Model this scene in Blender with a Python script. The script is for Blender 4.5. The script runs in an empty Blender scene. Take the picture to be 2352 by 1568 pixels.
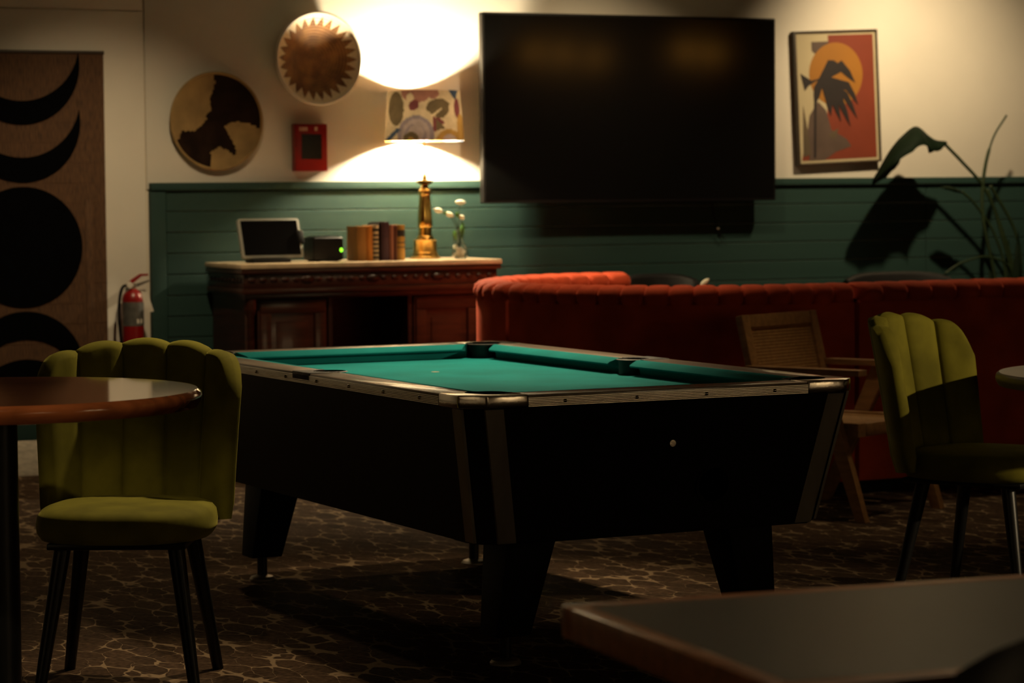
import bpy, bmesh, math, random
from mathutils import Vector, Matrix
from math import pi, sin, cos, radians, atan2, hypot

random.seed(7)
S = bpy.context.scene
COL = S.collection

# ---------------------------------------------------------------- camera
# Room axes: X runs along the back wall (to the right), Y into the back wall, Z up.
PSI, TILT, ROLL, EYE = 0.461, 0.0570, -0.0083, 1.3826
r0 = Vector((cos(PSI), -sin(PSI), 0))
fw = Vector((sin(PSI) * cos(TILT), cos(PSI) * cos(TILT), -sin(TILT)))
u0 = r0.cross(fw)
rt = r0 * cos(ROLL) + u0 * sin(ROLL)
up = -r0 * sin(ROLL) + u0 * cos(ROLL)
cam_d = bpy.data.cameras.new('camera')
cam = bpy.data.objects.new('camera', cam_d)
COL.objects.link(cam)
cam.matrix_world = Matrix(((rt.x, up.x, -fw.x, 0), (rt.y, up.y, -fw.y, 0), (rt.z, up.z, -fw.z, EYE), (0, 0, 0, 1)))
cam_d.sensor_width = 36
cam_d.lens = 6259.8 / 2352 * 36
cam_d.clip_start = 0.1
cam_d.dof.use_dof = True
cam_d.dof.focus_distance = 7.7
cam_d.dof.aperture_fstop = 5.0
S.camera = cam

# ---------------------------------------------------------------- world, exposure
wd = bpy.data.worlds.new('world')
S.world = wd
wd.use_nodes = True
wd.node_tree.nodes['Background'].inputs[0].default_value = (1.0, 0.8, 0.55, 1)
wd.node_tree.nodes['Background'].inputs[1].default_value = 0.0
S.view_settings.view_transform = 'Standard'
S.view_settings.look = 'None'
S.view_settings.exposure = 0.0
S.view_settings.gamma = 1.0
S.view_settings.use_curve_mapping = False

# ---------------------------------------------------------------- ceiling downlights, then wall washers added for fill and reflections
WARM = (1.0, 0.76, 0.44)


def downlight(loc, target, watts, cone, blend=0.6, size=0.05, color=WARM):
    l = bpy.data.lights.new('unseen_downlight', 'SPOT')
    l.energy = watts
    l.color = color
    l.spot_size = radians(cone)
    l.spot_blend = blend
    l.shadow_soft_size = size
    o = bpy.data.objects.new('unseen_downlight', l)
    COL.objects.link(o)
    o.location = loc
    d = Vector(target) - Vector(loc)
    o.rotation_euler = d.to_track_quat('-Z', 'Y').to_euler()
    return o


downlight((8.52, 11.62, 2.92), (8.95, 12.85, 1.40), 175, 96, 1.0, 0.035)    # over the plant and the picture
downlight((4.05, 11.1, 2.92), (4.10, 12.85, 0.42), 105, 68, 1.0, 0.04)       # towards the baskets
downlight((6.62, 11.5, 2.92), (6.80, 12.85, 0.75), 110, 84, 1.0, 0.035)      # over the television
downlight((6.0, 10.9, 2.92), (5.9, 11.2, 0.9), 110, 80, 0.8, 0.04)          # over the banquette
downlight((7.7, 10.9, 2.92), (7.7, 10.6, 0.9), 55, 80, 0.9, 0.04)           # over the right of the banquette
downlight((4.80, 9.45, 2.92), (4.05, 8.45, 0.75), 400, 48, 1.0, 0.05)       # over the far half of the pool table
downlight((8.8, 3.2, 2.15), (5.22, 7.40, 0.75), 600, 19, 0.6, 0.04)           # from the right over the right-hand chair
downlight((3.85, 7.85, 2.92), (2.55, 7.35, 0.50), 210, 34, 0.9, 0.05)       # over the left chair and the table's left rail
downlight((3.2, 10.9, 2.92), (3.3, 9.9, 0.0), 60, 95, 0.8, 0.05)            # aisle left of the pool table
downlight((6.4, 8.9, 2.92), (6.25, 9.35, 0.3), 55, 42, 0.9, 0.05)           # aisle right of the pool table
downlight((1.1, 4.4, 2.92), (1.95, 6.45, 0.86), 120, 22, 0.9, 0.05)          # over the round table
downlight((3.1, 4.3, 2.92), (2.5, 3.3, 0.75), 32, 44, 0.8, 0.05)            # over the near table
downlight((3.2, -1.5, 2.92), (3.2, -2.6, 1.0), 110, 110, 1.0, 0.05)         # added, unseen: brightens the wall behind the camera for frontal fill
downlight((8.5, -1.8, 2.92), (8.5, -2.6, 0.5), 260, 110, 1.0, 0.05)  # added, unseen: bright front wall for the metal edge strips to mirror
downlight((10.0, -1.8, 2.92), (10.0, -2.6, 0.5), 260, 110, 1.0, 0.05)  # added, unseen: widens that bright wall for the same reflections
downlight((-2.1, 3.7, 2.92), (-3.2, 3.7, 1.0), 90, 110, 1.0, 0.05)          # added, unseen: lights the left wall for the corner castings to mirror
downlight((1.2, 11.7, 2.92), (1.2, 12.85, 1.2), 80, 100, 1.0, 0.05)         # added, unseen: lights the back wall further left for the side strip's reflection


# ---------------------------------------------------------------- materials
def nm(name):
    m = bpy.data.materials.new(name)
    m.use_nodes = True
    nt = m.node_tree
    return m, nt, nt.nodes['Principled BSDF']


def P(name, col, rough=0.5, metal=0.0, var=0.0, scale=8.0, stretch=(1, 1, 1), bump=0.0, bscale=None,
      sheen=0.0, coat=0.0, spec=0.5, col2=None, coords='Object', bdist=0.002):
    """Principled material with procedural colour variation and optional fine relief."""
    m, nt, b = nm(name)
    N, L = nt.nodes, nt.links
    b.inputs['Roughness'].default_value = rough
    b.inputs['Metallic'].default_value = metal
    b.inputs['Specular IOR Level'].default_value = spec
    if sheen:
        b.inputs['Sheen Weight'].default_value = sheen
        b.inputs['Sheen Roughness'].default_value = 0.4
        b.inputs['Sheen Tint'].default_value = (*[min(1, c * 2.2 + .05) for c in col], 1)
    if coat:
        b.inputs['Coat Weight'].default_value = coat
        b.inputs['Coat Roughness'].default_value = 0.06
    tc = N.new('ShaderNodeTexCoord')
    mp = N.new('ShaderNodeMapping')
    mp.inputs['Scale'].default_value = stretch
    L.new(tc.outputs[coords], mp.inputs[0])
    nz = N.new('ShaderNodeTexNoise')
    nz.inputs['Scale'].default_value = scale
    nz.inputs['Detail'].default_value = 5
    L.new(mp.outputs[0], nz.inputs[0])
    c2 = col2 if col2 else tuple(c * (1 - var) for c in col)
    rp = N.new('ShaderNodeValToRGB')
    rp.color_ramp.elements[0].position = 0.35
    rp.color_ramp.elements[1].position = 0.68
    rp.color_ramp.elements[0].color = (*c2, 1)
    rp.color_ramp.elements[1].color = (*col, 1)
    L.new(nz.outputs['Fac'], rp.inputs[0])
    L.new(rp.outputs[0], b.inputs['Base Color'])
    if bump:
        n2 = N.new('ShaderNodeTexNoise')
        n2.inputs['Scale'].default_value = bscale or scale * 4
        n2.inputs['Detail'].default_value = 4
        L.new(mp.outputs[0], n2.inputs[0])
        bp = N.new('ShaderNodeBump')
        bp.inputs['Strength'].default_value = bump
        bp.inputs['Distance'].default_value = bdist
        L.new(n2.outputs['Fac'], bp.inputs['Height'])
        L.new(bp.outputs[0], b.inputs['Normal'])
    return m


def emis(name, col, strength):
    m, nt, b = nm(name)
    b.inputs['Base Color'].default_value = (*col, 1)
    b.inputs['Emission Color'].default_value = (*col, 1)
    b.inputs['Emission Strength'].default_value = strength
    return m


M = {}
M['plaster'] = P('cream_paint', (0.74, 0.69, 0.60), 0.75, var=0.05, scale=3, bump=0.15, bscale=60)
M['plaster2'] = P('cream_paint_recessed', (0.70, 0.63, 0.52), 0.8, var=0.06, scale=3, bump=0.15, bscale=60)
M['dark_wall'] = P('dark_wall_paint', (0.10, 0.085, 0.06), 0.8, var=0.1, scale=3)
M['green_paint'] = P('green_painted_boards', (0.022, 0.052, 0.045), 0.6, var=0.10, scale=4, stretch=(.4, 4, 6), bump=0.1, bscale=40, spec=0.2)
M['skirt'] = P('cream_skirting', (0.78, 0.70, 0.56), 0.6, var=0.3, scale=9, stretch=(3, 1, 9))
M['black_lam'] = P('black_laminate', (0.010, 0.0085, 0.0075), 0.38, var=0.3, scale=5, bump=0.05, bscale=120, spec=0.14)
M['black_leg'] = P('black_satin_leg', (0.006, 0.0055, 0.005), 0.5, var=0.2, scale=6, spec=0.1)
M['alu'] = P('brushed_aluminium', (0.88, 0.80, 0.67), 0.30, 1.0, var=0.25, scale=14, stretch=(1, 1, 12), bump=0.1, bscale=90)
M['alu_dull'] = P('dull_aluminium', (0.30, 0.26, 0.21), 0.45, 0.8, var=0.3, scale=10, stretch=(1, 1, .3))
M['chrome'] = P('worn_chrome', (0.72, 0.66, 0.58), 0.14, 1.0, var=0.2, scale=18, bump=0.35, bscale=26)
M['rail'] = P('rail_laminate', (0.30, 0.235, 0.18), 0.28, var=0.25, scale=6, stretch=(8, .6, 8), coat=0.5)
M['felt'] = P('green_felt', (0.010, 0.235, 0.235), 0.95, var=0.22, scale=5, bump=0.25, bscale=500, sheen=0.0, spec=0.1)
M['pocket'] = P('pocket_rubber', (0.003, 0.003, 0.003), 0.55, var=0.2, scale=20)
M['white_ball'] = P('ivory_ball', (0.80, 0.76, 0.66), 0.12, var=0.04, scale=12)
M['velvet'] = P('olive_velvet', (0.210, 0.190, 0.020), 0.85, var=0.42, scale=7, bump=0.15, bscale=60, sheen=0.35, spec=0.15)
M['black_metal'] = P('black_metal', (0.010, 0.010, 0.010), 0.35, 0.3, var=0.2, scale=20)
M['orange'] = P('rust_velvet', (0.47, 0.062, 0.022), 0.85, var=0.30, scale=6, bump=0.15, bscale=70, sheen=0.35, spec=0.15)
M['brass'] = P('aged_brass', (0.66, 0.42, 0.12), 0.28, 1.0, var=0.35, scale=22)
M['marble'] = P('cream_marble', (0.68, 0.52, 0.33), 0.22, var=0.25, scale=7, stretch=(2, 1, 1))
M['mahogany'] = P('mahogany', (0.050, 0.013, 0.006), 0.30, var=0.55, scale=6, stretch=(1, 1, 9), coat=0.2)
M['mahogany_dark'] = P('mahogany_shadow_wood', (0.030, 0.008, 0.004), 0.4, var=0.5, scale=6, stretch=(1, 1, 9))  # darker mahogany copy for the open recess, its shade put into the colour
M['tv'] = P('television_glass', (0.004, 0.004, 0.004), 0.10, var=0.1, scale=2, spec=0.5)
M['plastic'] = P('black_plastic', (0.007, 0.0065, 0.0065), 0.42, var=0.2, scale=15, spec=0.25)
M['grey_plastic'] = P('pale_grey_plastic', (0.27, 0.26, 0.22), 0.4, var=0.08, scale=10)
M['red'] = P('red_enamel', (0.26, 0.006, 0.006), 0.32, var=0.15, scale=8)
M['glass_dark'] = P('dark_window_glass', (0.012, 0.010, 0.007), 0.12, var=0.2, scale=6)
M['pale_print'] = P('pale_print', (0.62, 0.42, 0.34), 0.6, var=0.1, scale=20)
M['tag'] = P('paper_tag', (0.75, 0.68, 0.58), 0.7, var=0.08, scale=15)
M['silver_label'] = P('silver_label', (0.24, 0.23, 0.21), 0.35, 0.5, var=0.4, scale=25)
M['leaf'] = P('dark_leaf', (0.005, 0.012, 0.005), 0.7, var=0.4, scale=10, stretch=(1, 6, 1), spec=0.08)
M['stem'] = P('leaf_stem', (0.022, 0.040, 0.014), 0.45, var=0.3, scale=10)
M['clay'] = P('clay_pot', (0.28, 0.12, 0.06), 0.7, var=0.2, scale=6)
M['soil'] = P('soil', (0.03, 0.02, 0.012), 0.95, var=0.5, scale=40)
M['oak'] = P('oak_wood', (0.33, 0.165, 0.060), 0.45, var=0.35, scale=5, stretch=(2, 9, 9))
M['cane'] = P('woven_cane', (0.40, 0.21, 0.075), 0.55, var=0.3, scale=40)
M['walnut_gloss'] = P('glossy_walnut', (0.30, 0.090, 0.030), 0.08, var=0.5, scale=4, stretch=(1, 9, 4), coat=0.8)
M['grey_top'] = P('charcoal_laminate', (0.042, 0.040, 0.039), 0.36, var=0.12, scale=3)
M['edge_wood'] = P('red_brown_wood_edge', (0.50, 0.19, 0.075), 0.35, var=0.35, scale=5, stretch=(2, 9, 9), coat=0.3)
M['pale_top'] = P('pale_grey_table_top', (0.30, 0.26, 0.22), 0.3, var=0.15, scale=5)
M['leather'] = P('black_leather', (0.011, 0.010, 0.010), 0.34, var=0.2, scale=20, bump=0.2, bscale=180)
M['straw'] = P('straw', (0.40, 0.255, 0.095), 0.8, var=0.40, scale=8, bump=0.4, bscale=60)
M['hide'] = P('dark_hide', (0.024, 0.012, 0.007), 0.8, var=0.55, scale=10, bump=0.2, bscale=80, spec=0.08)
M['reed'] = P('reed_weave', (0.15, 0.068, 0.027), 0.8, var=0.6, scale=16, stretch=(14, 1, 1.2), bump=0.5, bscale=14)
M['felt_black'] = P('black_felt', (0.0025, 0.0025, 0.003), 0.95, var=0.2, scale=20, spec=0.03)
M['frame_wood'] = P('dark_frame_wood', (0.055, 0.036, 0.022), 0.4, var=0.3, scale=8)
M['art_cream'] = P('art_cream', (0.44, 0.37, 0.23), 0.6, var=0.06, scale=6)
M['art_red'] = P('art_rust', (0.19, 0.030, 0.010), 0.6, var=0.12, scale=6)
M['art_sun'] = P('art_ochre', (0.31, 0.125, 0.010), 0.6, var=0.08, scale=6)
M['art_dark'] = P('art_plum_black', (0.014, 0.008, 0.008), 0.6, var=0.2, scale=12)
M['art_olive'] = P('art_olive', (0.10, 0.070, 0.038), 0.6, var=0.2, scale=9)
M['art_grey'] = P('art_grey_brown', (0.095, 0.060, 0.045), 0.6, var=0.2, scale=9)
M['pebble'] = P('white_pebble', (0.75, 0.66, 0.55), 0.5, var=0.15, scale=20)
M['petal'] = P('white_spathe', (0.82, 0.80, 0.62), 0.5, var=0.12, scale=10)
M['fresh_leaf'] = P('fresh_green_leaf', (0.07, 0.19, 0.03), 0.45, var=0.4, scale=12)
M['led'] = emis('green_led', (0.25, 0.9, 0.02), 2.5)
M['bulb'] = emis('lamp_bulb', (1.0, 0.82, 0.52), 4200.0)
M['amber'] = emis('amber_glass_glow', (1.0, 0.42, 0.06), 5.0)


def glass_mat():
    m, nt, b = nm('clear_glass')
    b.inputs['Base Color'].default_value = (0.96, 0.98, 0.96, 1)
    b.inputs['Roughness'].default_value = 0.02
    b.inputs['Transmission Weight'].default_value = 1.0
    b.inputs['IOR'].default_value = 1.45
    return m


M['glass'] = glass_mat()


def carpet_mat():
    m, nt, b = nm('patterned_carpet')
    N, L = nt.nodes, nt.links
    b.inputs['Roughness'].default_value = 0.95
    b.inputs['Specular IOR Level'].default_value = 0.05
    tc = N.new('ShaderNodeTexCoord')
    mp = N.new('ShaderNodeMapping')
    mp.inputs['Rotation'].default_value = (0, 0, 0.46)
    mp.inputs['Scale'].default_value = (13.5, 7.0, 1)
    L.new(tc.outputs['Object'], mp.inputs[0])
    wn = N.new('ShaderNodeTexNoise')
    wn.inputs['Scale'].default_value = 1.4
    L.new(mp.outputs[0], wn.inputs[0])
    ad = N.new('ShaderNodeMixRGB')
    ad.blend_type = 'ADD'
    ad.inputs[0].default_value = 0.35
    L.new(mp.outputs[0], ad.inputs[1])
    L.new(wn.outputs['Color'], ad.inputs[2])
    vo = N.new('ShaderNodeTexVoronoi')
    vo.feature = 'DISTANCE_TO_EDGE'
    vo.inputs['Scale'].default_value = 1.0
    vo.inputs['Randomness'].default_value = 0.85
    L.new(ad.outputs[0], vo.inputs['Vector'])
    # thin outline, swelling and vanishing along its length
    n2 = N.new('ShaderNodeTexVoronoi')
    n2.inputs['Scale'].default_value = 1.0
    n2.inputs['Randomness'].default_value = 0.85
    L.new(ad.outputs[0], n2.inputs['Vector'])
    wr = N.new('ShaderNodeMapRange')
    wr.inputs['From Min'].default_value = 0.60
    wr.inputs['From Max'].default_value = 0.90
    wr.inputs['To Min'].default_value = 0.006
    wr.inputs['To Max'].default_value = 0.15
    L.new(n2.outputs['Distance'], wr.inputs['Value'])
    dv = N.new('ShaderNodeMath')
    dv.operation = 'DIVIDE'
    L.new(vo.outputs['Distance'], dv.inputs[0])
    L.new(wr.outputs[0], dv.inputs[1])
    ln = N.new('ShaderNodeMapRange')
    ln.inputs['From Min'].default_value = 0.55
    ln.inputs['From Max'].default_value = 1.1
    ln.inputs['To Min'].default_value = 1.0
    ln.inputs['To Max'].default_value = 0.0
    L.new(dv.outputs[0], ln.inputs['Value'])
    # tuft mottling
    n3 = N.new('ShaderNodeTexNoise')
    n3.inputs['Scale'].default_value = 55
    n3.inputs['Detail'].default_value = 3
    L.new(tc.outputs['Object'], n3.inputs[0])
    v2 = N.new('ShaderNodeTexVoronoi')
    v2.inputs['Scale'].default_value = 1.0
    L.new(ad.outputs[0], v2.inputs['Vector'])
    rp = N.new('ShaderNodeValToRGB')
    e = rp.color_ramp.elements
    e[0].position, e[0].color = 0.30, (0.021, 0.0120, 0.007, 1)
    e[1].position, e[1].color = 0.72, (0.068, 0.040, 0.023, 1)
    L.new(n3.outputs['Fac'], rp.inputs[0])
    hs = N.new('ShaderNodeHueSaturation')
    vr = N.new('ShaderNodeMapRange')
    vr.inputs['To Min'].default_value = 0.7
    vr.inputs['To Max'].default_value = 1.35
    L.new(v2.outputs['Color'], vr.inputs['Value'])
    L.new(vr.outputs[0], hs.inputs['Value'])
    L.new(rp.outputs[0], hs.inputs['Color'])
    mx = N.new('ShaderNodeMixRGB')
    mx.inputs[2].default_value = (0.20, 0.138, 0.083, 1)
    L.new(ln.outputs[0], mx.inputs[0])
    L.new(hs.outputs[0], mx.inputs[1])
    L.new(mx.outputs[0], b.inputs['Base Color'])
    bp = N.new('ShaderNodeBump')
    bp.inputs['Strength'].default_value = 0.5
    bp.inputs['Distance'].default_value = 0.004
    L.new(n3.outputs['Fac'], bp.inputs['Height'])
    L.new(bp.outputs[0], b.inputs['Normal'])
    return m


M['carpet'] = carpet_mat()


def basket_mat():
    """coiled straw bowl: brown centre, zigzag of points into a pale rim (object space, disc in XZ)"""
    m, nt, b = nm('coiled_straw_zigzag')
    N, L = nt.nodes, nt.links
    b.inputs['Roughness'].default_value = 0.75
    tc = N.new('ShaderNodeTexCoord')
    sp = N.new('ShaderNodeSeparateXYZ')
    L.new(tc.outputs['Object'], sp.inputs[0])

    def mt(op, a, c=None):
        n = N.new('ShaderNodeMath')
        n.operation = op
        for i, v in enumerate((a, c)):
            if v is None:
                continue
            if isinstance(v, (int, float)):
                n.inputs[i].default_value = v
            else:
                L.new(v, n.inputs[i])
        return n.outputs[0]
    x, z = sp.outputs['X'], sp.outputs['Z']
    r = mt('SQRT', mt('ADD', mt('MULTIPLY', x, x), mt('MULTIPLY', z, z)))
    a = mt('ARCTAN2', z, x)
    tri = mt('PINGPONG', mt('MULTIPLY', mt('ADD', a, 4.0), 26 / (2 * pi) * 2), 1.0)
    lim = mt('ADD', mt('MULTIPLY', tri, 0.046), 0.166)
    out = mt('GREATER_THAN', r, lim)
    nz = N.new('ShaderNodeTexNoise')
    nz.inputs['Scale'].default_value = 14
    L.new(tc.outputs['Object'], nz.inputs[0])
    ring = mt('SINE', mt('MULTIPLY', r, 420.0))
    rp = N.new('ShaderNodeValToRGB')
    e = rp.color_ramp.elements
    e[0].position, e[0].color = 0.35, (0.120, 0.050, 0.016, 1)
    e[1].position, e[1].color = 0.7, (0.30, 0.145, 0.045, 1)
    L.new(mt('ADD', nz.outputs['Fac'], mt('MULTIPLY', ring, 0.05)), rp.inputs[0])
    mx = N.new('ShaderNodeMixRGB')
    mx.inputs[2].default_value = (0.74, 0.62, 0.44, 1)
    L.new(out, mx.inputs[0])
    L.new(rp.outputs[0], mx.inputs[1])
    L.new(mx.outputs[0], b.inputs['Base Color'])
    bp = N.new('ShaderNodeBump')
    bp.inputs['Strength'].default_value = 0.6
    bp.inputs['Distance'].default_value = 0.003
    L.new(ring, bp.inputs['Height'])
    L.new(bp.outputs[0], b.inputs['Normal'])
    return m


M['basket'] = basket_mat()


def shade_cloth(name, col):
    m, nt, b = nm(name)
    N, L = nt.nodes, nt.links
    tc = N.new('ShaderNodeTexCoord')
    nz = N.new('ShaderNodeTexNoise')
    nz.inputs['Scale'].default_value = 22
    nz.inputs['Detail'].default_value = 4
    L.new(tc.outputs['Object'], nz.inputs[0])
    rp = N.new('ShaderNodeValToRGB')
    rp.color_ramp.elements[0].position = 0.35
    rp.color_ramp.elements[1].position = 0.65
    rp.color_ramp.elements[0].color = (*[c * .75 for c in col], 1)
    rp.color_ramp.elements[1].color = (*col, 1)
    L.new(nz.outputs['Fac'], rp.inputs[0])
    df = N.new('ShaderNodeBsdfDiffuse')
    tr = N.new('ShaderNodeBsdfTranslucent')
    L.new(rp.outputs[0], df.inputs[0])
    L.new(rp.outputs[0], tr.inputs[0])
    mx = N.new('ShaderNodeMixShader')
    mx.inputs[0].default_value = 0.0048
    L.new(df.outputs[0], mx.inputs[1])
    L.new(tr.outputs[0], mx.inputs[2])
    L.new(mx.outputs[0], N['Material Output'].inputs[0])
    return m


# ---------------------------------------------------------------- mesh helpers
def link(name, me, mat, parent=None, smooth=False, mats=None):
    if mats:
        for k in mats:
            me.materials.append(M[k] if isinstance(k, str) else k)
    elif mat is not None:
        me.materials.append(M[mat] if isinstance(mat, str) else mat)
    if smooth:
        for p in me.polygons:
            p.use_smooth = True
    o = bpy.data.objects.new(name, me)
    COL.objects.link(o)
    if parent is not None:
        o.parent = parent
    return o


def fin(name, bm, mat, parent=None, smooth=False, mats=None, sharp=40):
    bmesh.ops.recalc_face_normals(bm, faces=bm.faces[:])
    me = bpy.data.meshes.new(name)
    bm.to_mesh(me)
    bm.free()
    o = link(name, me, mat, parent, smooth, mats)
    if smooth and sharp:
        me.set_sharp_from_angle(angle=radians(sharp))
    return o


def thing(name, label, cat, loc=(0, 0, 0), rz=0.0, group=None):
    o = bpy.data.objects.new(name, None)
    COL.objects.link(o)
    o.empty_display_size = 0.05
    o.location = loc
    o.rotation_euler = (0, 0, rz)
    return tag(o, label, cat, group)


def tag(o, label, cat, group=None):
    o['label'] = label
    o['category'] = cat
    if group:
        o['group'] = group
    return o


def struct(o):
    o['kind'] = 'structure'
    return o


def box(bm, x0, x1, y0, y1, z0, z1):
    v = [bm.verts.new(p) for p in ((x0, y0, z0), (x1, y0, z0), (x1, y1, z0), (x0, y1, z0),
                                   (x0, y0, z1), (x1, y0, z1), (x1, y1, z1), (x0, y1, z1))]
    for f in ((0, 3, 2, 1), (4, 5, 6, 7), (0, 1, 5, 4), (1, 2, 6, 5), (2, 3, 7, 6), (3, 0, 4, 7)):
        bm.faces.new([v[i] for i in f])
    return v


def bev(bm, off, seg=2, ang=30):
    es = [e for e in bm.edges if len(e.link_faces) == 2 and e.calc_face_angle(0) > radians(ang)]
    if es:
        bmesh.ops.bevel(bm, geom=es, offset=off, segments=seg, affect='EDGES', profile=0.6)


def bx(name, x0, x1, y0, y1, z0, z1, mat, parent=None, b=0.0, seg=2):
    bm = bmesh.new()
    box(bm, x0, x1, y0, y1, z0, z1)
    if b:
        bmesh.ops.recalc_face_normals(bm, faces=bm.faces[:])
        bev(bm, b, seg)
    return fin(name, bm, mat, parent, smooth=bool(b), sharp=30)


def loft(bm, loops, cap=True, closed=True):
    """connect a list of vertex loops"""
    R = [[bm.verts.new(p) for p in l] for l in loops]
    n = len(R[0])
    for a, c in zip(R[:-1], R[1:]):
        for i in range(n if closed else n - 1):
            j = (i + 1) % n
            bm.faces.new((a[i], a[j], c[j], c[i]))
    if cap and closed:
        bm.faces.new(R[0][::-1])
        bm.faces.new(R[-1])
    return R


def lathe(name, prof, mat, parent=None, n=32, cx=0, cy=0, axis='z', smooth=True, cap=True, sharp=35):
    bm = bmesh.new()
    loops = []
    for r, z in prof:
        l = []
        for i in range(n):
            a = 2 * pi * i / n
            if axis == 'z':
                l.append((cx + r * cos(a), cy + r * sin(a), z))
            else:
                l.append((r * cos(a), z, r * sin(a)))
        loops.append(l)
    loft(bm, loops, cap)
    return fin(name, bm, mat, parent, smooth, sharp=sharp)


def tube_bm(bm, pts, rad, n=8, cap=True):
    pts = [Vector(p) for p in pts]
    rads = rad if isinstance(rad, (list, tuple)) else [rad] * len(pts)
    loops = []
    prev = None
    for i, p in enumerate(pts):
        t = (pts[min(i + 1, len(pts) - 1)] - pts[max(i - 1, 0)]).normalized()
        if prev is None:
            ref = Vector((0, 0, 1)) if abs(t.z) < 0.9 else Vector((1, 0, 0))
            a = t.cross(ref).normalized()
        else:
            a = (prev - t * prev.dot(t)).normalized()
        prev = a
        c = t.cross(a)
        loops.append([p + (a * cos(2 * pi * k / n) + c * sin(2 * pi * k / n)) * rads[i] for k in range(n)])
    loft(bm, loops, cap)


def tube(name, pts, rad, mat, parent=None, n=8):
    bm = bmesh.new()
    tube_bm(bm, pts, rad, n)
    return fin(name, bm, mat, parent, True)


def spline(pts, k=6):
    """Catmull-Rom through points"""
    p = [Vector(q) for q in pts]
    p = [p[0] * 2 - p[1]] + p + [p[-1] * 2 - p[-2]]
    out = []
    for i in range(1, len(p) - 2):
        for j in range(k):
            t = j / k
            a, b, c, d = p[i - 1], p[i], p[i + 1], p[i + 2]
            out.append(0.5 * ((2 * b) + (c - a) * t + (2 * a - 5 * b + 4 * c - d) * t * t + (3 * b - a - 3 * c + d) * t ** 3))
    out.append(p[-2])
    return out


def prism(name, poly, z0, z1, mat, parent=None, b=0.0, plane='xy', smooth=None):
    """extruded polygon; plane 'xy' extrudes z, 'xz' extrudes y"""
    bm = bmesh.new()
    mk = (lambda p, h: (p[0], p[1], h)) if plane == 'xy' else (lambda p, h: (p[0], h, p[1]))
    loft(bm, [[mk(p, z0) for p in poly], [mk(p, z1) for p in poly]])
    if b:
        bmesh.ops.recalc_face_normals(bm, faces=bm.faces[:])
        bev(bm, b, 2, 35)
    return fin(name, bm, mat, parent, smooth=bool(b) if smooth is None else smooth, sharp=30)


def sphere(name, c, r, mat, parent=None, sc=(1, 1, 1), u=16, v=10):
    bm = bmesh.new()
    bmesh.ops.create_uvsphere(bm, u_segments=u, v_segments=v, radius=r)
    for w in bm.verts:
        w.co = Vector((w.co.x * sc[0] + c[0], w.co.y * sc[1] + c[1], w.co.z * sc[2] + c[2]))
    return fin(name, bm, mat, parent, True, sharp=None)


def arc(cx, cy, r, a0, a1, n):
    return [(cx + r * cos(radians(a0 + (a1 - a0) * i / n)), cy + r * sin(radians(a0 + (a1 - a0) * i / n))) for i in range(n + 1)]


# ================================================================= the setting
XL, XR, YF, YB, CEIL = -3.2, 13.2, -2.6, 12.85, 3.0
struct(bx('floor', XL, XR, YF, YB + .1, -0.05, 0.0, 'carpet'))
struct(bx('ceiling', XL, XR, YF, YB + .1, CEIL, CEIL + .05, 'dark_wall'))
struct(bx('wall_left', XL - .1, XL, YF, YB + .1, 0, CEIL, 'plaster'))
struct(bx('wall_right', XR, XR + .1, YF, YB + .1, 0, CEIL, 'dark_wall'))
struct(bx('wall_front', XL, XR, YF - .1, YF, 0, CEIL, 'plaster'))
wall = struct(bx('wall_back', XL, XR, YB, YB + .1, 0, CEIL, 'plaster2'))
# painted wall panels with narrow joints between them
SEAM = 4.372
bx('wall_panel', XL, SEAM - .004, YB - .010, YB, 0.0, 2.251, 'plaster', wall, 0.002)
bx('wall_panel', XL, SEAM - .004, YB - .010, YB, 2.258, CEIL, 'plaster', wall, 0.002)
bx('wall_panel', SEAM + .004, 9.9, YB - .010, YB, 1.38, CEIL, 'plaster', wall, 0.002)
bx('wall_panel', 9.906, XR, YB - .010, YB, 1.38, CEIL, 'plaster', wall, 0.002)
# green boarding: one plank per course
PITCH, TOPZ = 0.104, 1.372
k = 0
z = TOPZ
while z > 0.10:
    lo = max(z - PITCH + 0.0035, 0.08)
    bx('plank', 4.47, 9.0, YB - .026, YB, lo, z, 'green_paint', wall, 0.003, 1)
    bx('plank', 9.004, XR, YB - .026, YB, lo, z, 'green_paint', wall, 0.003, 1)
    z -= PITCH
    k += 1
struct(bx('trim_1', 4.386, XR, YB - .045, YB, 1.375, 1.412, 'green_paint', None, 0.004))          # cap rail
struct(bx('trim_2', 4.386, 4.466, YB - .034, YB, 0.0, 1.374, 'green_paint', None, 0.004))         # end board
struct(bx('trim_3', XL, 4.10, YB - .034, YB - .0105, 0.172, 0.285, 'green_paint', None, 0.004))   # low band under the hanging
struct(bx('baseboard_back', XL, 4.384, YB - .04, YB - .0105, 0.0, 0.171, 'skirt', None, 0.004))

# ================================================================= pool table
TX, TY, TW, TL = 3.225, 6.774, 1.301, 2.446
RW, HT, ZS, ZR, ZB = 0.105, 0.800, 0.795, 0.764, 0.371
pt = thing('pool_table', 'coin-operated pool table with green cloth, black cabinet and metal-edged rails', 'pool table', (TX, TY, 0))


def quad_sym(fn):
    """call fn(map) for the four corners; map(u, v) -> local x, y with u along X from the corner, v along Y"""
    for sx in (0, 1):
        for sy in (0, 1):
            fn(lambda u, v, sx=sx, sy=sy: ((TW - u) if sx else u, (TL - v) if sy else v))


# cabinet with a ball-return opening cut into its near end
c0, c1, CH = 0.012, 0.084, 0.058


def octo(i, c):
    return [(i + c, i), (TW - i - c, i), (TW - i, i + c), (TW - i, TL - i - c), (TW - i - c, TL - i), (i + c, TL - i), (i, TL - i - c), (i, i + c)]


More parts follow.
